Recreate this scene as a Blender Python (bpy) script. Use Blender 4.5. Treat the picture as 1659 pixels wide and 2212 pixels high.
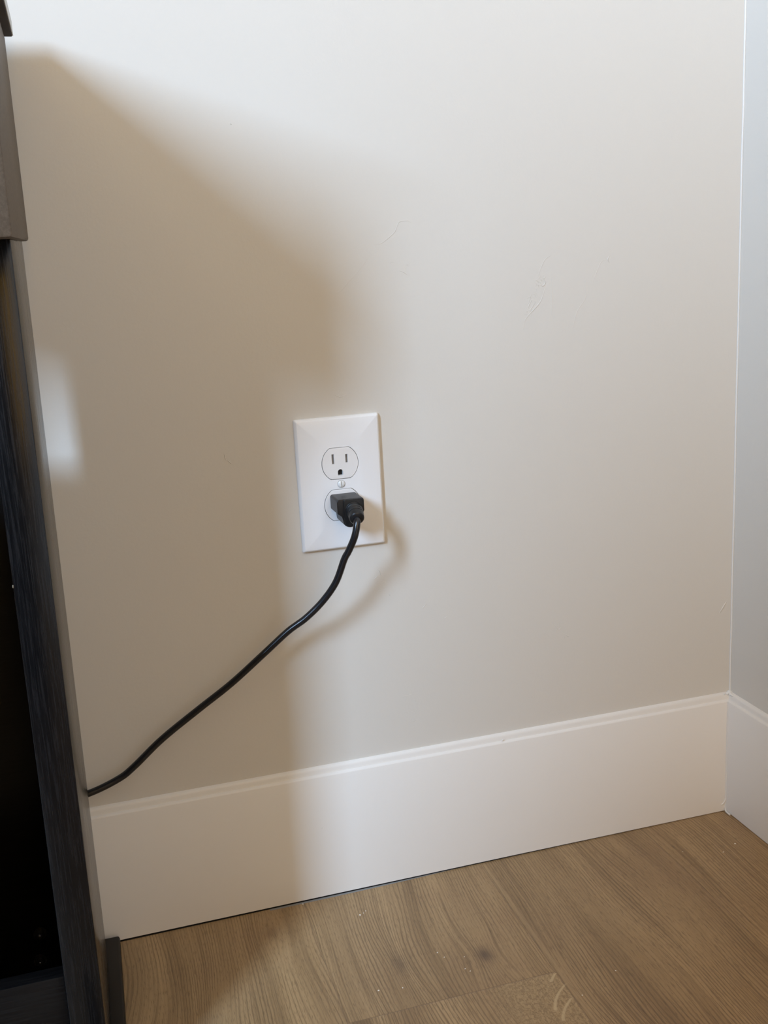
import bpy, bmesh, math, random
from mathutils import Vector, Matrix

for o in list(bpy.data.objects):
    bpy.data.objects.remove(o)
SC = bpy.context.scene
COL = SC.collection
MM = 0.001

# ------------------------------------------------------------------ camera
CAM = (-0.21414, -0.91909, 0.60692)
YAW, PITCH, ROLL, FPX = 0.2705357, -0.2302278, -0.0556122, 2251.68
fwd = Vector((math.sin(YAW)*math.cos(PITCH), math.cos(YAW)*math.cos(PITCH), math.sin(PITCH)))
rt = Vector((math.cos(YAW), -math.sin(YAW), 0)); up = rt.cross(fwd)
r2 = rt*math.cos(ROLL) + up*math.sin(ROLL); u2 = -rt*math.sin(ROLL) + up*math.cos(ROLL)
cd = bpy.data.cameras.new('camera'); cam = bpy.data.objects.new('camera', cd); COL.objects.link(cam)
cd.sensor_fit = 'VERTICAL'; cd.sensor_height = 36.0; cd.sensor_width = 27.0
cd.lens = 36.0*FPX/2212.0; cd.clip_start = 0.01
M = Matrix((r2, u2, -fwd)).transposed().to_4x4(); M.translation = Vector(CAM)
cam.matrix_world = M
SC.camera = cam

# ------------------------------------------------------------------ world, lights, exposure
w = bpy.data.worlds.new('world'); SC.world = w; w.use_nodes = True
w.node_tree.nodes['Background'].inputs[0].default_value = (0.75, 0.85, 1.0, 1)
w.node_tree.nodes['Background'].inputs[1].default_value = 0.3
SC.view_settings.view_transform = 'Standard'; SC.view_settings.look = 'None'
SC.view_settings.gamma = 1.0; SC.view_settings.use_curve_mapping = False
SC.view_settings.exposure = 0.0

def area(name, loc, direction, sx, sy, energy, color):
    ld = bpy.data.lights.new(name, 'AREA'); ld.shape = 'RECTANGLE'; ld.size = sx; ld.size_y = sy
    ld.energy = energy; ld.color = color
    o = bpy.data.objects.new(name, ld); COL.objects.link(o); o.location = loc
    o.rotation_euler = Vector(direction).to_track_quat('-Z', 'Y').to_euler()
    return o
# daylight through the small window in the left wall
WX, WY0, WY1, WZ0, WZ1 = -2.10, -2.54, -1.84, 1.40, 2.60
area('daylight', (WX-0.10, (WY0+WY1)/2, (WZ0+WZ1)/2), (1, 0, 0), WY1-WY0, WZ1-WZ0, 300, (0.495, 0.70, 0.985))
# added warm fill standing in for light bounced from the room behind the viewpoint
area('room_fill', (-0.60, -3.0, 1.55), (-0.25, 1, -0.12), 2.2, 1.6, 28.5, (1.0, 0.54, 0.06))

# ------------------------------------------------------------------ helpers
def nt(m): return m.node_tree.nodes, m.node_tree.links
def newmat(name, col=(0.8, 0.8, 0.8), rough=0.5, spec=0.5, metal=0.0):
    m = bpy.data.materials.new(name); m.use_nodes = True
    b = m.node_tree.nodes['Principled BSDF']
    b.inputs['Base Color'].default_value = (*col, 1); b.inputs['Roughness'].default_value = rough
    b.inputs['Specular IOR Level'].default_value = spec; b.inputs['Metallic'].default_value = metal
    return m
class G:
    """tiny node-graph helper"""
    def __init__(s, m):
        s.n, s.l = nt(m); s.b = s.n['Principled BSDF']
        s.co = s.n.new('ShaderNodeTexCoord').outputs['Object']
    def link(s, v, sock):
        if isinstance(v, (int, float)): sock.default_value = v
        elif isinstance(v, (tuple, list)): sock.default_value = tuple(v)
        else: s.l.new(v, sock)
    def mth(s, op, a, b=0.0, c=0.0, clamp=False):
        x = s.n.new('ShaderNodeMath'); x.operation = op; x.use_clamp = clamp
        for i, v in enumerate((a, b, c)): s.link(v, x.inputs[i])
        return x.outputs[0]
    def sep(s, v):
        x = s.n.new('ShaderNodeSeparateXYZ'); s.link(v, x.inputs[0]); return x.outputs
    def comb(s, a, b, c):
        x = s.n.new('ShaderNodeCombineXYZ')
        for i, v in enumerate((a, b, c)): s.link(v, x.inputs[i])
        return x.outputs[0]
    def noise(s, vec, scale=1.0, detail=4.0, rough=0.55, dist=0.0):
        x = s.n.new('ShaderNodeTexNoise'); s.link(vec, x.inputs['Vector'])
        x.inputs['Scale'].default_value = scale; x.inputs['Detail'].default_value = detail
        x.inputs['Roughness'].default_value = rough; x.inputs['Distortion'].default_value = dist
        return x.outputs[0]
    def mix(s, f, a, b, mode='MIX'):
        x = s.n.new('ShaderNodeMix'); x.data_type = 'RGBA'; x.blend_type = mode
        s.link(f, x.inputs[0])
        for v, k in ((a, 6), (b, 7)):
            s.link((*v, 1) if isinstance(v, (tuple, list)) and len(v) == 3 else v, x.inputs[k])
        return x.outputs[2]
    def rmp(s, f, p0, p1, a=0.0, b=1.0):
        x = s.n.new('ShaderNodeMapRange'); x.clamp = True; s.link(f, x.inputs[0])
        x.interpolation_type = 'SMOOTHSTEP'
        for i, v in enumerate((p0, p1, a, b)): x.inputs[1+i].default_value = v
        return x.outputs[0]
    def bump(s, h, strength, dist):
        x = s.n.new('ShaderNodeBump'); x.inputs['Strength'].default_value = strength
        x.inputs['Distance'].default_value = dist; s.link(h, x.inputs['Height'])
        s.l.new(x.outputs[0], s.b.inputs['Normal'])

def finish(name, bm, mat, parent=None, smooth=None, recalc=True):
    if recalc: bmesh.ops.recalc_face_normals(bm, faces=bm.faces)
    me = bpy.data.meshes.new(name); bm.to_mesh(me); bm.free()
    o = bpy.data.objects.new(name, me); COL.objects.link(o)
    if mat: me.materials.append(mat)
    if parent: o.parent = parent
    if smooth is not None:
        for p in me.polygons: p.use_smooth = True
        me.set_sharp_from_angle(angle=math.radians(smooth))
    return o
def empty(name, loc=(0, 0, 0)):
    o = bpy.data.objects.new(name, None); COL.objects.link(o); o.location = loc; o.empty_display_size = 0.02
    return o
def tag(o, label=None, cat=None, group=None, kind=None):
    if label: o['label'] = label
    if cat: o['category'] = cat
    if group: o['group'] = group
    if kind: o['kind'] = kind
def box(bm, x0, x1, y0, y1, z0, z1, bev=0.0, seg=2):
    """millimetre box, optional bevel"""
    r = bmesh.ops.create_cube(bm, size=1.0)
    vs = r['verts']
    for v in vs:
        v.co = Vector(((x0 if v.co.x < 0 else x1)*MM, (y0 if v.co.y < 0 else y1)*MM, (z0 if v.co.z < 0 else z1)*MM))
    if bev:
        es = {e for v in vs for e in v.link_edges}
        bmesh.ops.bevel(bm, geom=list(es), offset=bev*MM, segments=seg, profile=0.5, affect='EDGES')
def catmull(P, n=8):
    P = [Vector(p) for p in P]; Q = [2*P[0]-P[1]]+P+[2*P[-1]-P[-2]]; out = []
    for i in range(1, len(Q)-2):
        a, b, c, d = Q[i-1:i+3]
        for k in range(n):
            t = k/n
            out.append(0.5*((2*b)+(c-a)*t+(2*a-5*b+4*c-d)*t*t+(3*b-a-3*c+d)*t**3))
    out.append(P[-1]); return out
def tube(bm, pts, rad, sides=16, squash=None):
    """pts in mm; rad a number or a list, mm"""
    pts = [Vector(p) for p in pts]; n = len(pts); rings = []
    T0 = (pts[1]-pts[0]).normalized(); N = T0.orthogonal().normalized()
    for i, p in enumerate(pts):
        T = (pts[min(i+1, n-1)]-pts[max(i-1, 0)]).normalized()
        N = (N - T*N.dot(T)).normalized(); B = T.cross(N)
        r = rad[i] if isinstance(rad, (list, tuple)) else rad
        ring = []
        for k in range(sides):
            a = 2*math.pi*k/sides; q = p + (N*math.cos(a)+B*math.sin(a))*r
            ring.append(bm.verts.new(q*MM))
        rings.append(ring)
    for a, b in zip(rings, rings[1:]):
        for k in range(sides):
            bm.faces.new((a[k], a[(k+1) % sides], b[(k+1) % sides], b[k]))
    bm.faces.new(rings[0][::-1]); bm.faces.new(rings[-1])
def prism(bm, outline, y0, y1, taper=0.0, bev=0.0):
    """outline list of (x,z) mm extruded from y0 (back) to y1 (front)"""
    a = [bm.verts.new((x*MM, y0*MM, z*MM)) for x, z in outline]
    b = [bm.verts.new((x*MM, y1*MM, z*MM)) for x, z in outline]
    n = len(a)
    for k in range(n): bm.faces.new((a[k], a[(k+1) % n], b[(k+1) % n], b[k]))
    bm.faces.new(a[::-1]); f = bm.faces.new(b)
    if bev:
        bmesh.ops.bevel(bm, geom=list(f.edges), offset=bev*MM, segments=3, profile=0.5, affect='EDGES')
def boolean(a, b, op='DIFFERENCE'):
    m = a.modifiers.new('bool', 'BOOLEAN'); m.operation = op; m.object = b; m.solver = 'EXACT'
    dg = bpy.context.evaluated_depsgraph_get(); dg.update()
    me = bpy.data.meshes.new_from_object(a.evaluated_get(dg)); a.modifiers.clear()
    a.data = me; bpy.data.objects.remove(b)

# ------------------------------------------------------------------ materials
WALL = newmat('wall_paint', (0.67, 0.63, 0.565), 0.62, 0.35)
g = G(WALL)
n1 = g.noise(g.co, 330.0, 3.0, 0.6); n2 = g.noise(g.co, 60.0, 2.0)
g.bump(g.mth('ADD', n1, g.mth('MULTIPLY', n2, 1.2)), 0.35, 0.00022)
TRIM = newmat('trim_paint', (0.785, 0.745, 0.69), 0.38, 0.4)
g = G(TRIM)
xyz = g.sep(g.co)
g.bump(g.noise(g.comb(g.mth('MULTIPLY', xyz[0], 60), g.mth('MULTIPLY', xyz[1], 60), g.mth('MULTIPLY', xyz[2], 500)), 1.0, 3.0), 0.15, 0.0001)
CAULK = newmat('caulk', (0.76, 0.74, 0.70), 0.45)
CEIL = newmat('ceiling_paint', (0.34, 0.22, 0.10), 0.8)
WARMW = newmat('tan_wall_paint', (0.24, 0.14, 0.055), 0.7)
PLASTIC = newmat('white_plastic', (0.86, 0.85, 0.84), 0.16, 0.5)
FACEPL = newmat('white_receptacle_plastic', (0.84, 0.82, 0.80), 0.32, 0.5)
SCREWM = newmat('painted_screw', (0.80, 0.80, 0.78), 0.22, 0.6)
SLOTM = newmat('contact_metal', (0.26, 0.25, 0.24), 0.5, 0.5)
DARKIN = newmat('dark_box_inside', (0.02, 0.02, 0.02), 0.8)
BLACKP = newmat('black_plug_plastic', (0.013, 0.013, 0.0135), 0.36, 0.32)
g = G(BLACKP); g.bump(g.noise(g.co, 2500.0, 2.0), 0.2, 0.00005)
CABLE = newmat('black_cable_jacket', (0.010, 0.010, 0.012), 0.26, 0.5)
g = G(CABLE); g.bump(g.noise(g.co, 120.0, 2.0), 0.25, 0.0006)
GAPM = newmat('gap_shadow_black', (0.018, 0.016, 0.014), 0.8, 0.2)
UNDER = newmat('underlay_grey', (0.26, 0.255, 0.24), 0.8, 0.2)
CRUMB = newmat('pale_crumb', (0.8, 0.74, 0.65), 0.6)
CHIP = newmat('raw_chip', (0.20, 0.17, 0.125), 0.9, 0.1)
BOLT = newmat('dark_bolt', (0.05, 0.05, 0.055), 0.15, 0.8, 0.6)

def blackwood(name, base, hi, rough, axis=2):
    m = newmat(name, base, rough, 0.28); g = G(m); s = g.sep(g.co)
    k = [900.0, 900.0, 900.0]; k[axis] = 28.0
    v = g.comb(*[g.mth('MULTIPLY', s[i], k[i]) for i in range(3)])
    n = g.noise(v, 1.0, 4.0, 0.6, 0.3)
    g.link(g.mix(g.rmp(n, 0.42, 0.68), base, hi), g.b.inputs['Base Color'])
    g.link(g.rmp(n, 0.3, 0.7, rough-0.06, rough+0.08), g.b.inputs['Roughness'])
    g.bump(n, 0.35, 0.00012)
    return m
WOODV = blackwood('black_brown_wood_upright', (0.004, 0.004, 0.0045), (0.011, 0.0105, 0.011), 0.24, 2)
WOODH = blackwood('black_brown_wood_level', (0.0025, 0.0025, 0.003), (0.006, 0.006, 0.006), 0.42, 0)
RAILM = newmat('dark_rail', (0.010, 0.008, 0.007), 0.45, 0.2)
TOPM = newmat('black_brown_tabletop', (0.040, 0.030, 0.024), 0.65, 0.12)
EDGEM = newmat('pale_edge_band', (0.42, 0.39, 0.35), 0.35, 0.4)
APRON = newmat('brown_apron_lacquer', (0.12, 0.09, 0.06), 0.55, 0.28)
g = G(APRON); n = g.noise(g.co, 420.0, 4.0, 0.65)
g.link(g.mix(g.rmp(n, 0.35, 0.7), (0.095, 0.070, 0.048), (0.135, 0.100, 0.070)), g.b.inputs['Base Color'])
g.bump(n, 0.3, 0.0001)

# oak floor --------------------------------------------------------------
OAK = newmat('oak_floor', (0.3, 0.2, 0.1), 0.42, 0.45)
g = G(OAK); X, Y, Z = g.sep(g.co)[:3]
PW, X0 = 0.1875, -0.0665                       # plank width, a seam's x
pid = g.mth('FLOOR', g.mth('DIVIDE', g.mth('SUBTRACT', X, X0), PW))
odd = g.mth('MODULO', g.mth('ADD', pid, 40.0), 2.0)
# butt joints: planks with an even number break at y=-0.188, the others far off
jy = g.mth('MULTIPLY_ADD', g.mth('ABSOLUTE', pid), 0.45, -0.188)
jid = g.mth('FLOOR', g.mth('DIVIDE', g.mth('SUBTRACT', Y, jy), 1.22))
key = g.mth('ADD', g.mth('MULTIPLY', pid, 7.31), g.mth('MULTIPLY', jid, 13.7))
# grain coordinate warped by soft waves and by knots
wav = g.mth('SUBTRACT', g.noise(g.comb(g.mth('MULTIPLY', X, 7.0), g.mth('MULTIPLY', Y, 3.2), key), 1.0, 1.0, 0.4), 0.5)
u = g.mth('ADD', X, g.mth('MULTIPLY', wav, 0.05))
def gauss(cx, cy, sx, sy):
    a = g.mth('DIVIDE', g.mth('SUBTRACT', X, cx), sx); b = g.mth('DIVIDE', g.mth('SUBTRACT', Y, cy), sy)
    return g.mth('EXPONENT', g.mth('MULTIPLY', g.mth('ADD', g.mth('MULTIPLY', a, a), g.mth('MULTIPLY', b, b)), -1.0)), a, b
knotdark = 0.0
for (cx, cy, sx, sy, amp, dk) in ((0.0716, -0.145, 0.016, 0.035, 0.012, 1.0), (-0.004, -0.130, 0.014, 0.05, 0.010, 0.55),
                                  (-0.180, -0.150, 0.030, 0.06, 0.022, 0.25), (-0.105, -0.045, 0.014, 0.03, -0.008, 0.4)):
    e, a, b = gauss(cx, cy, sx, sy)
    u = g.mth('ADD', u, g.mth('MULTIPLY', g.mth('MULTIPLY', e, a), amp))
    e2, _, _ = gauss(cx, cy, sx*0.45, sy*0.30)
    knotdark = g.mth('ADD', g.mth('MULTIPLY', e2, dk), knotdark)
# growth rings: fine dark lines along the plank, spacing varies
fine = g.noise(g.comb(g.mth('MULTIPLY', u, 330.0), g.mth('MULTIPLY', Y, 5.0), key), 1.0, 2.0, 0.5)
ring = g.mth('SINE', g.mth('ADD', g.mth('MULTIPLY', u, 2000.0), g.mth('MULTIPLY', g.noise(g.comb(g.mth('MULTIPLY', u, 70.0), g.mth('MULTIPLY', Y, 9.0), key), 1.0, 3.0), 14.0)))
pore = g.noise(g.comb(g.mth('MULTIPLY', X, 1500.0), g.mth('MULTIPLY', Y, 110.0), key), 1.0, 2.0, 0.5)
ringm = g.noise(g.comb(g.mth('MULTIPLY', u, 28.0), g.mth('MULTIPLY', Y, 6.0), g.mth('ADD', key, 5.0)), 1.0, 2.0)
broad = g.noise(g.comb(g.mth('MULTIPLY', u, 42.0), g.mth('MULTIPLY', Y, 2.6), g.mth('ADD', key, 9.0)), 1.0, 3.0)
patch = g.noise(g.comb(g.mth('MULTIPLY', X, 8.0), g.mth('MULTIPLY', Y, 7.0), g.mth('ADD', key, 3.0)), 1.0, 3.0)
C_L, C_M, C_D, C_R = (0.415, 0.275, 0.138), (0.292, 0.187, 0.090), (0.120, 0.071, 0.035), (0.275, 0.165, 0.086)
c = g.mix(g.rmp(broad, 0.30, 0.70), C_M, C_L)
c = g.mix(g.mth('MULTIPLY', g.rmp(patch, 0.48, 0.72), 0.5), c, C_R)
c = g.mix(g.mth('MULTIPLY', g.rmp(broad, 0.40, 0.26), 0.45), c, C_D)
ra = g.mth('MULTIPLY', g.rmp(ring, 0.15, 0.95), g.rmp(ringm, 0.34, 0.60, 0.10, 0.52))
c = g.mix(ra, c, C_D)
c = g.mix(g.mth('MULTIPLY', g.rmp(fine, 0.52, 0.72), 0.40), c, C_D)
c = g.mix(g.mth('MULTIPLY', g.rmp(pore, 0.52, 0.70), 0.5), c, C_D)
c = g.mix(g.mth('MINIMUM', g.mth('MULTIPLY', knotdark, 0.75), 0.85), c, (0.085, 0.052, 0.036))
# quarter-sawn flecks on the plank in front of the butt joint
fl = g.noise(g.comb(g.mth('MULTIPLY', X, 520.0), g.mth('MULTIPLY', Y, 330.0), 2.0), 1.0, 1.0, 0.4, 1.2)
infl = g.mth('MULTIPLY', g.mth('LESS_THAN', Y, -0.188), g.mth('MULTIPLY', g.rmp(X, 0.035, 0.085), g.mth('LESS_THAN', X, 0.121)))
c = g.mix(g.mth('MULTIPLY', infl, 0.6), c, g.mix(g.rmp(fl, 0.35, 0.65), (0.24, 0.158, 0.078), (0.43, 0.30, 0.155)))
for (fx, fy, ln, dr) in ((0.107, -0.219, 0.015, 0.8), (0.107, -0.2345, 0.0125, 0.8), (0.115, -0.1945, 0.005, 0.9)):
    # soft pale crescent strokes
    dx = g.mth('SUBTRACT', X, fx); dy = g.mth('SUBTRACT', Y, fy)
    cu = g.mth('SUBTRACT', dx, g.mth('ADD', g.mth('MULTIPLY', dy, dr), g.mth('MULTIPLY', g.mth('MULTIPLY', dy, dy), 22.0)))
    s1 = g.rmp(g.mth('ABSOLUTE', cu), 0.0022, 0.0008); s2 = g.rmp(g.mth('ABSOLUTE', dy), ln, ln*0.8)
    c = g.mix(g.mth('MULTIPLY', g.mth('MULTIPLY', s1, s2), 0.7), c, (0.52, 0.385, 0.22))
# seams
sx = g.mth('ABSOLUTE', g.mth('SUBTRACT', g.mth('FRACT', g.mth('ADD', g.mth('DIVIDE', g.mth('SUBTRACT', X, X0), PW), 0.5)), 0.5))
seam = g.rmp(sx, 0.0055, 0.0020)
by = g.mth('ABSOLUTE', g.mth('SUBTRACT', g.mth('FRACT', g.mth('ADD', g.mth('DIVIDE', g.mth('SUBTRACT', Y, jy), 1.22), 0.5)), 0.5))
seam2 = g.rmp(by, 0.0008, 0.0003)
sm = g.mth('MAXIMUM', seam, seam2)
lb = g.mth('MULTIPLY', g.rmp(g.mth('ABSOLUTE', g.mth('SUBTRACT', X, 0.1245)), 0.0026, 0.0010), 0.4)
c = g.mix(lb, c, (0.43, 0.29, 0.15))
sm = g.mth('MULTIPLY', sm, g.mth('SUBTRACT', 1.0, lb))
c = g.mix(g.mth('MULTIPLY', sm, 0.30), c, (0.12, 0.075, 0.045))
# per-plank tone
tone = g.n.new('ShaderNodeTexWhiteNoise'); tone.noise_dimensions = '1D'; g.link(key, tone.inputs['W'])
c = g.mix(1.0, c, g.comb(*[g.mth('MULTIPLY_ADD', tone.outputs[0], 0.12, 0.94)]*3), 'MULTIPLY')
g.link(c, g.b.inputs['Base Color'])
g.link(g.mth('MULTIPLY_ADD', fine, 0.18, 0.33), g.b.inputs['Roughness'])
g.bump(g.mth('SUBTRACT', g.mth('SUBTRACT', g.mth('MULTIPLY', ra, -0.7), pore), g.mth('MULTIPLY', sm, 2.0)), 0.3, 0.00025)

# ------------------------------------------------------------------ room shell
XR = 419.5      # right wall
XL, YF, ZC = WX*1000, -3300.0, 2850.0
def structure(name, bm, mat, smooth=None):
    o = finish(name, bm, mat, None, smooth); o['kind'] = 'structure'; return o

bm = bmesh.new(); box(bm, XL-150, XR+150, YF-150, 150, -40, 0)
structure('floor', bm, OAK)
bm = bmesh.new(); box(bm, XL-150, XR+150, YF-150, 150, ZC, ZC+60)
structure('ceiling', bm, CEIL)
# the wall behind the outlet, with its dried paint cracks, drips and dents
bm = bmesh.new(); box(bm, XL-150, XR+150, 0, 120, 0.5, ZC)
cracks = [
 (.17, [(3.9,584.5),(11.8,588.0),(21.7,597.5),(29.9,605.1),(36.8,612.8),(42.8,620.5)]),
 (.26, [(44.9,627.2),(51.7,627.6),(59.3,632.5),(65.2,637.4),(68.6,644.4),(72.1,645.9),(77.3,646.1),(81.5,643.9)]),
 (.30, [(216.1,609.2),(210.4,606.1),(206.5,600.0),(203.0,591.7)]),
 (.34, [(209.9,580.7),(206.9,572.4),(203.4,566.2),(196.2,559.4),(188.9,552.1),(186.3,542.8)]),
 (.32, [(195.6,575.2),(193.6,571.1),(192.6,566.9)]),
 (.3, [(196.4,570.9),(193.0,565.5),(191.5,561.4)]),
 (.3, [(200.1,567.7),(195.8,562.8),(192.9,559.1)]),
 (.45, [(208.1,588.1),(210.0,585.0),(207.1,581.8),(204.5,586.0)]),
 (.24, [(271.1,602.2),(267.2,599.8),(262.7,590.6),(258.8,582.3)]),
 (.22, [(252.0,586.9),(251.4,569.7),(247.9,563.5),(242.5,556.4),(238.9,544.5),(236.9,539.4)]),
 (.45, [(276.9,606.2),(275.0,602.9),(276.4,599.4)]),
 (.24, [(216.5,590.0),(216.2,572.0),(216.0,552.0)]),
 (.75, [(412.8,242.0),(408.9,236.4),(404.5,230.0)]),
 (.3, [(67.3,603.1),(71.5,601.7),(74.9,599.1)]),
 (.5, [(213.2,245.4),(217.2,239.8),(220.3,241.3)]),
 (.5, [(225.3,233.1),(229.4,229.9)]), (.4, [(27.2,318.9),(31.1,322.0)]), (.4, [(34.0,322.0),(33.0,327.0),(30.5,329.0)]),
 (.4, [(-103.5,453.7),(-102.4,447.7)]), (.4, [(-100.8,447.1),(-97.0,443.4)]), (.5, [(-73.7,730.9),(-72.6,729.8)]),
 (.3, [(0.2,497.6),(5.7,494.6),(11.4,496.6)]), (.25, [(49.4,195.6),(59.0,196.4)]), (.25, [(55.1,167.5),(64.9,169.2)]),
 (.4, [(41.0,303.0),(42.2,300.5)]), (.35, [(74.0,283.0),(78.0,287.5)]), (.3, [(96.0,270.0),(99.0,271.0)])]
rc = random.Random(11)
for k in range(26):                       # small wrinkles in the dried drip
    t = rc.random(); cx = 207-16*t+rc.uniform(-3, 3); cz = 590-34*t+rc.uniform(-3, 3); a = rc.uniform(0.5, 2.2); L = rc.uniform(1.2, 3.0)
    cracks.append((rc.uniform(.16, .3), [(cx, cz), (cx+L*math.cos(a), cz+L*math.sin(a)), (cx+1.7*L*math.cos(a+.8), cz+1.7*L*math.sin(a+.8))]))
for k in range(26):                       # faint roughness elsewhere on the paint
    cx, cz = rc.choice([(70, 608), (56, 180), (218, 236), (8, 500), (36, 315), (90, 275)]); cx += rc.uniform(-9, 9); cz += rc.uniform(-9, 9); a = rc.uniform(0, 3)
    cracks.append((rc.uniform(.10, .2), [(cx, cz), (cx+2*math.cos(a), cz+2*math.sin(a)), (cx+4*math.cos(a+.4), cz+4*math.sin(a+.4))]))
for r, pl in cracks:
    P = catmull([(x, 0.0, z) for x, z in pl], 5); n = len(P)
    tube(bm, P, [r*(0.25+0.75*math.sin(math.pi*min(1, max(0.06, k/(n-1)*0.94+0.03)))) for k in range(n)], 8)
structure('wall_back', bm, WALL)
bm = bmesh.new(); box(bm, XR, XR+120, YF, 0, 0.5, ZC)
structure('wall_right', bm, WALL)
bm = bmesh.new(); box(bm, XL, XR, YF-120, YF, 0.5, ZC)
structure('wall_front', bm, WARMW)
# left wall around the window opening
wy0, wy1, wz0, wz1 = WY0*1000, WY1*1000, WZ0*1000, WZ1*1000
bm = bmesh.new()
box(bm, XL-120, XL, YF, wy0, 0.5, ZC); box(bm, XL-120, XL, wy1, 0, 0.5, ZC)
box(bm, XL-120, XL, wy0, wy1, 0.5, wz0); box(bm, XL-120, XL, wy0, wy1, wz1, ZC)
structure('wall_left', bm, WARMW)
bm = bmesh.new()
for a in ((wy0-60, wy0, wz0-60, wz1+60), (wy1, wy1+60, wz0-60, wz1+60), (wy0, wy1, wz0-60, wz0), (wy0, wy1, wz1, wz1+60)):
    box(bm, XL, XL+15, a[0], a[1], a[2], a[3], 1.5)
structure('window_1', bm, TRIM)

# baseboards: front face, small ledge, raised bead, sloping back to the wall
T, H = 7.0, 130.0
PROF = [(0, 0.6), (T, 0.6), (T, H-0.6), (T-0.5, H+0.3), (T-1.6, H+1.2), (T-2.6, H+1.7), (T-3.2, H+3.2), (T-3.4, H+5.4), (T-4.2, H+7.2), (T-5.6, H+8.2), (0, H+8.6)]
def baseboard(name, p0, p1, inward, gap0=0.0, gap1=0.0, n=1, extra=None):
    bm = bmesh.new(); rows = []
    for i in range(n+1):
        t = i/n; x = p0[0]+(p1[0]-p0[0])*t; y = p0[1]+(p1[1]-p0[1])*t; gp = gap0+(gap1-gap0)*t
        rows.append([bm.verts.new(((x+inward[0]*d)*MM, (y+inward[1]*d)*MM, (z+(gp if k < 2 else 0))*MM)) for k, (d, z) in enumerate(PROF)])
    m = len(PROF)
    for a, b in zip(rows, rows[1:]):
        for k in range(m): bm.faces.new((a[k], a[(k+1) % m], b[(k+1) % m], b[k]))
    bm.faces.new(rows[0][::-1]); bm.faces.new(rows[-1])
    if extra: extra(bm)
    return structure(name, bm, TRIM, 35)
def nicks(bm):
    for x, z, r in ((-42.0, 76.0, .8), (-84.0, 96.0, .5), (-129.0, 92.0, .5), (150.0, 133.5, .9), (10.0, 91.0, .45), (-120.0, 60.0, .5)):
        tube(bm, [(x-.8, -T+.15, z-.5), (x+.9, -T+.15, z+.5)], r*0.6, 8)
baseboard('baseboard_back', (XL, 0), (150, 0), (0, -1), 1.6, 0.9, 8, nicks)
baseboard('trim_2', (150, 0), (XR, 0), (0, -1), 0.9, 0.0, 2)
bpy.data.objects['trim_2'].name = 'baseboard_back_right'
baseboard('baseboard_right', (XR, 0), (XR, YF), (-1, 0), 0.2, 0.2)
baseboard('baseboard_left', (XL, YF), (XL, 0), (1, 0))
baseboard('baseboard_front', (XR, YF), (XL, YF), (0, 1))
# dark strip painted as shade in the gap under the back baseboard, plus underlay
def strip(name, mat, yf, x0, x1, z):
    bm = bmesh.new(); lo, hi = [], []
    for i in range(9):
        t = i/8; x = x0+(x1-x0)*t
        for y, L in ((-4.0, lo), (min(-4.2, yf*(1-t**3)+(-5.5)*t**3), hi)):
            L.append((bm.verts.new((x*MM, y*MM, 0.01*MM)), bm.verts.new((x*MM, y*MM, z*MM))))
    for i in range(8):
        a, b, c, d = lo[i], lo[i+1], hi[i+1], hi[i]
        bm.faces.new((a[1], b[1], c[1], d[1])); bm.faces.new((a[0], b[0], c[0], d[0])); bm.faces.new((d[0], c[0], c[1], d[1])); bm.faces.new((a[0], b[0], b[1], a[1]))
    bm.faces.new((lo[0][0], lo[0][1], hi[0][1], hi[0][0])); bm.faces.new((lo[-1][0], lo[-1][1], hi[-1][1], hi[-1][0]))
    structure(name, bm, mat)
strip('trim_1', UNDER, -9.7, -100, 110, 0.10)
strip('gap_shade_strip', GAPM, -8.9, XL+20, 360, 0.30)
# caulk bead in the corner of the walls and on the mitre of the baseboards
bm = bmesh.new()
pts = [Vector((XR-0.6+random.Random(i).uniform(-.25, .25), -0.6, z)) for i, z in enumerate([138+k*40 for k in range(22)] + [ZC-2])]
tube(bm, pts, 1.0, 10)
tube(bm, [(XR-T, -T, 2), (XR-T-.2, -T-.2, 60), (XR-T, -T, H)], 1.0, 8)
for (x, y, z, r) in ((XR-2, -2, H+7.6, 3.2), (XR-5, -2.4, H+7.2, 1.9), (XR-2.6, -5.0, H+7.2, 2.1), (XR-3.0, -8.5, H+7.4, 1.5), (XR-8.5, -2.4, H+7.4, 1.3)):
    q = bmesh.ops.create_icosphere(bm, subdivisions=2, radius=r*MM, matrix=Matrix.Translation((x*MM, y*MM, z*MM)))
structure('trim_2', bm, CAULK, 60)
bm = bmesh.new()
tube(bm, catmull([(XR-T-1.0, -T-0.5, 4.5), (XR-T-.8, -T-1.5, 1.2), (XR-T-1.6, -T-5.0, 1.0), (XR-T-1.5, -T-10.5, 0.9)], 6), 1.0, 10)
tube(bm, catmull([(XR-T-5.5, -T-.3, 8.5), (XR-T-2.5, -T-.3, 10.5), (XR-T-0.8, -T-.6, 15.0)], 4), 0.8, 8)
o = finish('caulk_blob', bm, CAULK, None, 60)
tag(o, 'small dried blob of off-white caulk on the floor in the corner of the baseboards', 'caulk')

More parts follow.
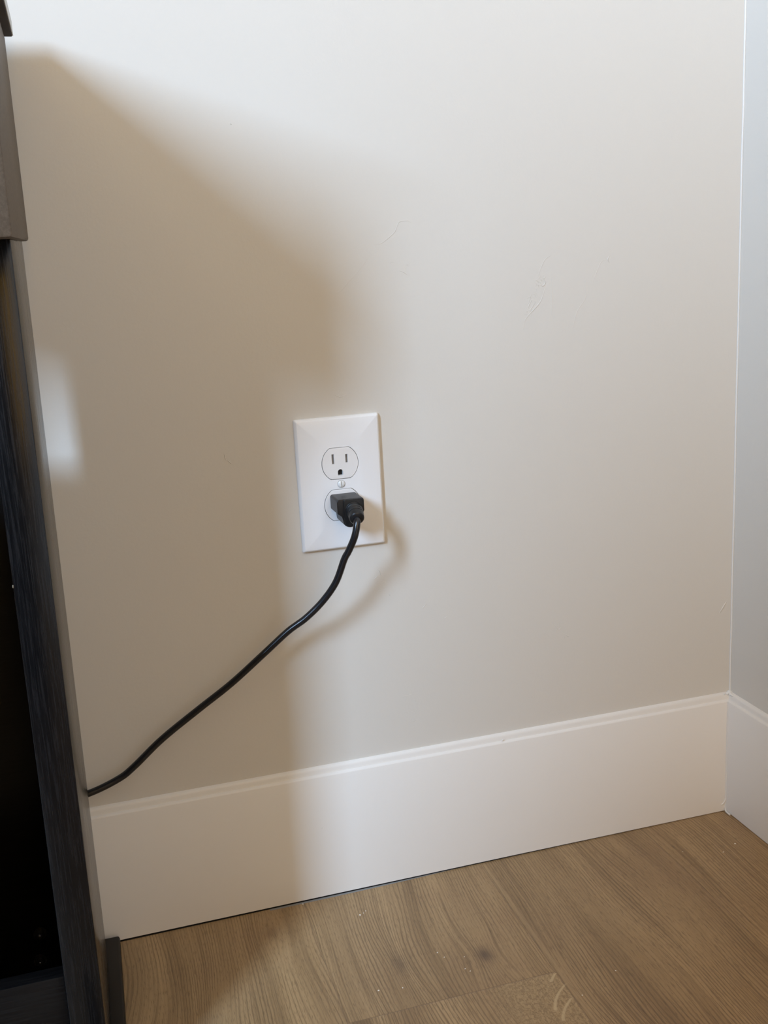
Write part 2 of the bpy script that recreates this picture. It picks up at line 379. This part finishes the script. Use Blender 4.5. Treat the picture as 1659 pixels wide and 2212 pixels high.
# ------------------------------------------------------------------ wall outlet
PZ = 415.98
HW, HH = 39.7, 61.9
def rrect(hw, hh, r, n=5):
    out = []
    for cx, cz, a0 in ((hw-r, hh-r, 0), (-hw+r, hh-r, 90), (-hw+r, -hh+r, 180), (hw-r, -hh+r, 270)):
        for k in range(n+1):
            a = math.radians(a0+90*k/n); out.append((cx+r*math.cos(a), cz+r*math.sin(a)))
    return out
outlet = empty('wall_outlet', (0, 0, PZ*MM))
tag(outlet, 'white duplex wall outlet in a wide cover plate, black plug in its lower socket', 'wall outlet')
bm = bmesh.new(); loops = []
for ins, y in ((0, 0), (0, -1.4), (0.35, -2.6), (1.2, -4.2), (2.2, -5.0), (3.4, -5.25), (8, -5.6), (14, -6.1), (19, -6.35), (21, -6.4)):
    loops.append([bm.verts.new((x*MM, y*MM, z*MM)) for x, z in rrect(HW-ins, HH-ins, max(1.6-ins*0.3, 0.7))])
for a, b in zip(loops, loops[1:]):
    n = len(a)
    for k in range(n): bm.faces.new((a[k], a[(k+1) % n], b[(k+1) % n], b[k]))
bm.faces.new(loops[0][::-1]); bm.faces.new(loops[-1])
plate = finish('cover_plate', bm, PLASTIC, None, None)
def duplex(R, H, n=14):
    out = []; a = math.asin(H/R)
    for s in (0, 1):
        for k in range(n+1):
            t = -a + 2*a*k/n; t += s*math.pi
            out.append((R*math.cos(t), R*math.sin(t)))
    return out
for cz in (19.3, -19.3):
    bm = bmesh.new(); prism(bm, [(x, z+cz) for x, z in duplex(17.35, 14.75)], -1.5, -12)
    boolean(plate, finish('cutter', bm, None))
bm = bmesh.new(); prism(bm, [(3.75*math.cos(t*math.pi/12), 3.75*math.sin(t*math.pi/12)) for t in range(24)], -5.3, -12)
boolean(plate, finish('cutter', bm, None))
for p in plate.data.polygons: p.use_smooth = True
plate.data.set_sharp_from_angle(angle=math.radians(24))
plate.data.materials.clear(); plate.data.materials.append(PLASTIC)
plate.parent = outlet
def ushape(cx, cz, w, h, n=8):
    o_ = [(cx-w/2, cz-h/2), (cx+w/2, cz-h/2)]
    for k in range(n+1):
        a = math.pi*k/n; o_.append((cx+w/2*math.cos(a), cz+h/2-w/2+w/2*math.sin(a)))
    return o_
for cz in (19.3, -19.3):
    bm = bmesh.new(); prism(bm, [(x, z+cz) for x, z in duplex(16.85, 14.3)], -0.5, -6.7, bev=0.35)
    f = finish('receptacle_face', bm, FACEPL, None)
    for (x0, x1, z0, z1) in ((-7.6, -5.4, -0.2, 8.9), (5.2, 7.3, 0.2, 8.0)):
        bm = bmesh.new(); box(bm, x0, x1, -20, -3.4, cz+z0, cz+z1); boolean(f, finish('cutter', bm, None))
    bm = bmesh.new(); prism(bm, ushape(-0.2, cz-8.3, 4.9, 5.6), -1.4, -20); boolean(f, finish('cutter', bm, None))
    f.data.materials.clear(); f.data.materials.append(FACEPL)
    for p in f.data.polygons: p.use_smooth = True
    f.data.set_sharp_from_angle(angle=math.radians(30))
    f.parent = outlet
    for (x0, x1, z0, z1) in ((-7.5, -5.5, -0.1, 8.8), (5.3, 7.2, 0.3, 7.9)):
        bm = bmesh.new(); box(bm, x0, x1, -4.6, -3.3, cz+z0, cz+z1)
        s_ = finish('slot_contact', bm, SLOTM, f)
    bm = bmesh.new(); prism(bm, ushape(-0.2, cz-8.3, 4.8, 5.5), -1.3, -2.4)
    finish('ground_contact', bm, DARKIN, f)
bm = bmesh.new()
Rs = 3.5
rings = []
for rr, y in ((Rs, -5.4), (Rs, -6.5), (Rs*0.86, -7.1), (Rs*0.6, -7.5), (Rs*0.3, -7.7)):
    rings.append([bm.verts.new((rr*MM*math.cos(k*math.pi/16), y*MM, rr*MM*math.sin(k*math.pi/16))) for k in range(32)])
for a, b in zip(rings, rings[1:]):
    for k in range(32): bm.faces.new((a[k], a[(k+1) % 32], b[(k+1) % 32], b[k]))
bm.faces.new(rings[0][::-1]); bm.faces.new(rings[-1])
sc = finish('screw', bm, SCREWM)
bm = bmesh.new(); box(bm, -0.42, 0.42, -9, -6.2, -5, 5)
bmesh.ops.rotate(bm, verts=bm.verts, cent=(0, 0, 0), matrix=Matrix.Rotation(math.radians(-3), 3, 'Y'))
boolean(sc, finish('cutter', bm, None)); sc.data.materials.clear(); sc.data.materials.append(SCREWM)
for p in sc.data.polygons: p.use_smooth = True
sc.data.set_sharp_from_angle(angle=math.radians(35)); sc.parent = outlet

# ------------------------------------------------------------------ power cord with moulded plug
cord = empty('power_cord', (0, -0.0067, 0.397))
tag(cord, 'black power cord with moulded three-prong plug running from the outlet to behind the table', 'power cord')
CO = Vector((0, -6.7, 397.0))
def rel(bm):
    for v in bm.verts: v.co -= CO*MM
def arc(cx, cz, r, a0, a1, n=6):
    return [(cx+r*math.cos(math.radians(a0+(a1-a0)*k/n)), cz+r*math.sin(math.radians(a0+(a1-a0)*k/n))) for k in range(n+1)]
# T-shaped outline: wide upper block, narrow rounded lower lobe for the ground pin
top, mid, bot = 407.2, 393.0, 383.0
outl = (arc(11.2, top-2.2, 2.2, 0, 90) + arc(-9.3, top-2.2, 2.2, 90, 180) + arc(-9.3, mid+2.4, 2.2, 180, 255)
        + [(-7.0, mid-1.2)] + arc(-0.2, bot+4.5, 6.6, 200, 340, 10) + [(7.6, mid-1.2)] + arc(11.2, mid+2.4, 2.2, 285, 360))
bm = bmesh.new(); prism(bm, outl, -6.9, -33.0, bev=0.7); rel(bm)
plug = finish('plug', bm, BLACKP, cord, 40)
bm = bmesh.new()      # raised front block with grip step
o2 = arc(10.9, top-1.6, 1.4, 0, 90) + arc(-4.3, top-1.6, 1.4, 90, 180) + [(-5.8, bot+4.2)] + arc(-0.1, bot+4.2, 5.8, 200, 340, 10) + arc(10.9, mid+1.8, 1.4, 285, 360)
prism(bm, o2, -32.5, -35.0, bev=0.7); rel(bm)
finish('grip', bm, BLACKP, plug, 40)
bm = bmesh.new()      # strain relief with ribs
pts, rad = [], []
axis = catmull([(3.4, -33.5, 397.0), (2.8, -40, 396.4), (2.1, -46.5, 394.7), (1.4, -52.0, 392.4)], 16)
for i, p in enumerate(axis):
    t = i/(len(axis)-1); rr = 8.0-1.5*t
    if t < 0.72:
        rr -= 0.85*(1 if (t*6.0) % 1.0 > 0.66 else 0)
    if t > 0.94: rr -= (t-0.94)*18
    pts.append(p); rad.append(rr)
tube(bm, pts, rad, 28); rel(bm)
finish('strain_relief', bm, BLACKP, plug, 45)
bm = bmesh.new()
path = [(1.6,-46.0,395.2),(1.3,-51.0,393.0),(0.3,-55.0,389.0),(-3.0,-56.0,377.5),(-8.3,-52.5,364.5),(-11.9,-49.0,356.5),(-19.5,-43.0,334.8),(-31.8,-38.0,317.0),(-47.4,-34.0,302.2),(-64.1,-30.0,290.6),
        (-87.0,-26.0,271.4),(-118.2,-22.0,246.3),(-149.2,-19.5,225.6),(-184.7,-17.5,201.6),(-211.7,-16.5,179.3),(-226.3,-16.0,169.8),(-252.4,-17.5,161.7),(-285.0,-19.0,158.0),(-320.0,-20.0,158.0),(-352.0,-20.0,150.0)]
tube(bm, catmull(path, 10), 3.15, 20); rel(bm)
finish('cable', bm, CABLE, cord, 60)

# ------------------------------------------------------------------ black-brown table at the left edge
table = empty('side_table', (-0.33, -0.12, 0))
tag(table, 'black-brown wooden side table at the left edge, overhanging top above brown apron and thick leg', 'table')
TO = Vector((-330.0, -120.0, 0.0))
LEAN = 0.0098
def lean(bm, yaw=0.0):
    """the table leans slightly to the right; move to the table's own origin"""
    for v in bm.verts:
        v.co.x += LEAN*v.co.z + yaw*(-0.035 - v.co.y)
        v.co -= TO*MM
def tpart(name, dims, mat, bev=0.8, yaw=0.0, parent=table, smooth=40):
    bm = bmesh.new()
    for d in (dims if isinstance(dims[0], (tuple, list)) else [dims]): box(bm, *d, bev)
    lean(bm, yaw); return finish(name, bm, mat, parent, smooth)
LX = -254.7
leg = tpart('leg', (LX-24.6, LX, -220, -52, 11.5, 641.8), WOODV, 0.9, yaw=0.0)
tpart('foot_rail', (-268.0, -243.0, -330, -14, 0, 11.8), RAILM, 2.2, smooth=60)
ap = tpart('apron', (-420, -250.6, -276, -30, 642, 791.5), APRON, 2.0)
for v in ap.data.vertices:          # the apron's lower edge drops a little towards the front
    if v.co.z < 0.70: v.co.z -= 0.03*max(0.0, -0.030-(v.co.y+TO.y*MM))
tpart('tabletop', (-428, -245.2, -315, -28, 791.5, 803.5), TOPM, 0.6)
o = tpart('edge_band', (-245.2, -244.4, -314.5, -28.5, 792.0, 803.0), EDGEM, 0.3); o['label'] = 'pale edge band of the tabletop'
tpart('back_panel', (-395, -280.4, -60, -54, 12, 492), WOODH, 0.3)
tpart('blocker_panel', (-372, -354, -200, -61, 12, 486), WOODV, 0.6)  # unseen panel added to keep window light out of the open bay
tpart('front_rail', (-395, -280.4, -203, -189, 14, 112), WOODH, 0.8)
tpart('bottom_board', (-395, -280.4, -188.5, -60.5, 14, 22), WOODH, 0.3)
tpart('leg', (-420, -396, -152, -35, 11.5, 641.8), WOODV, 0.9)
tpart('foot_rail', (-428, -392, -330, -14, 0, 11.8), RAILM, 2.2)
for z in (60.0, 34.0):
    bm = bmesh.new()
    for k, (r, y0, y1) in enumerate(((6.0, -60.0, -61.2), (3.6, -61.2, -64.5))):
        tube(bm, [(-307.6-(60.0-z)*0.1, y0, z), (-307.6-(60.0-z)*0.1, y1, z)], [r, r*0.94], 24)
    bmesh.ops.create_uvsphere(bm, u_segments=20, v_segments=12, radius=3.4*MM, matrix=Matrix.Translation(((-307.6-(60.0-z)*0.1)*MM, -0.0645, z*MM)))
    lean(bm); o = finish('bolt', bm, BOLT, table, 50); o['label'] = 'shiny domed bolt head'
bm = bmesh.new()
q = bmesh.ops.create_icosphere(bm, subdivisions=2, radius=0.55*MM, matrix=Matrix.Translation(((LX-24.5)*MM, -0.2198, 0.4165)))
for v in q['verts']: v.co.z = 0.4165 + (v.co.z-0.4165)*2.2
lean(bm); o = finish('edge_chip', bm, CHIP, table, 60); o['label'] = 'pale chipped spot on the leg edge'

# ------------------------------------------------------------------ tall chest of drawers added out of frame to shade the lower right wall
def blocker_dresser():
    d = empty('blocker_dresser', (-0.60, -1.26, 0)); O = Vector((-600.0, -1260.0, 0.0))
    tag(d, 'tall dark chest of drawers added unseen behind the viewpoint to block window light', 'blocker_dresser')
    def pt(name, dims, par=d, bev=2.0):
        bm = bmesh.new(); box(bm, *dims, bev)
        for v in bm.verts: v.co -= O*MM
        return finish(name, bm, TOPM, par, 40)
    pt('carcass', DR)
    pt('top_board', (DR[0]-15, DR[1]+15, DR[2]-5, DR[3]+15, DR[5], DR[5]+20))
    h = (DR[5]-DR[4]-40)/4
    for k in range(4):
        z = DR[4]+20+k*h
        f = pt('drawer_front', (DR[0]+12, DR[1]-12, DR[3]+0.5, DR[3]+18, z+4, z+h-4))
        pt('drawer_pull', ((DR[0]+DR[1])/2-60, (DR[0]+DR[1])/2+60, DR[3]+18, DR[3]+34, z+h/2-6, z+h/2+6), f, 3.0)
DR = (-930, -250, -1460, -1060, 0.5, 1130)
blocker_dresser()

# ------------------------------------------------------------------ crumbs on the floor
rnd = random.Random(4)
CRL = ['largest pale crumb of the close trio on the floor below the outlet, near the baseboard',
 'pale crumb nearest the baseboard in the close trio below the outlet', 'middle pale crumb of the close trio below the outlet',
 'tiny pale crumb on the floor between the two dark knots, nearer the wall', 'tiny pale crumb between the two dark knots, farther from the wall',
 'left crumb of the pale pair in front of the dark round knot', 'right crumb of the pale pair in front of the dark round knot',
 'pale crumb on the floor closest to the right corner of the room', 'pale crumb second closest to the right corner of the room',
 'faint crumb on the floor left of the two near the right corner', 'pale crumb touching the foot of the baseboard beside the shadow edge',
 'right crumb of the two just behind the plank end joint', 'left crumb of the two just behind the plank end joint',
 'single tiny crumb just beside the dark round knot', 'tiny crumb on the wide plank just right of the long seam',
 'tiny crumb alone in the middle of the wide right-hand plank']
first = None
CR = [(-18.9,-48.0,1.0),(-12.1,-43.5,.7),(-15.0,-46.0,.6),(32.6,-127.5,.9),(36.3,-135.8,.8),(48.3,-157.2,.8),(51.4,-161.6,.7),(382.7,-68.7,1.1),(362.6,-77.9,1.0),(324.7,-62.2,.6),
      (-67.5,-10.5,.8),(-11.1,-161.8,.8),(-31.7,-158.0,.9),(53.3,-141.4,.6),(128.9,-223.3,.7),(170.1,-205.0,.7)]
for i, (x, y, s) in enumerate(CR):
    if first is None:
        bm = bmesh.new(); bmesh.ops.create_icosphere(bm, subdivisions=2, radius=1.0*MM)
        for v in bm.verts:
            v.co += Vector([rnd.uniform(-.25, .25)*MM for _ in range(3)]); v.co.z *= 0.6; v.co.x *= 1.5
        first = o = finish('floor_crumb', bm, CRUMB)
    else:
        o = first.copy(); COL.objects.link(o)
    o.location = (x*MM, y*MM, 0.0003*s); o.scale = (s*.62, s*.62, s*.62); o.rotation_euler = (0, 0, rnd.uniform(0, 3))
    tag(o, CRL[i], 'crumb', 'crumbs on the oak floor')
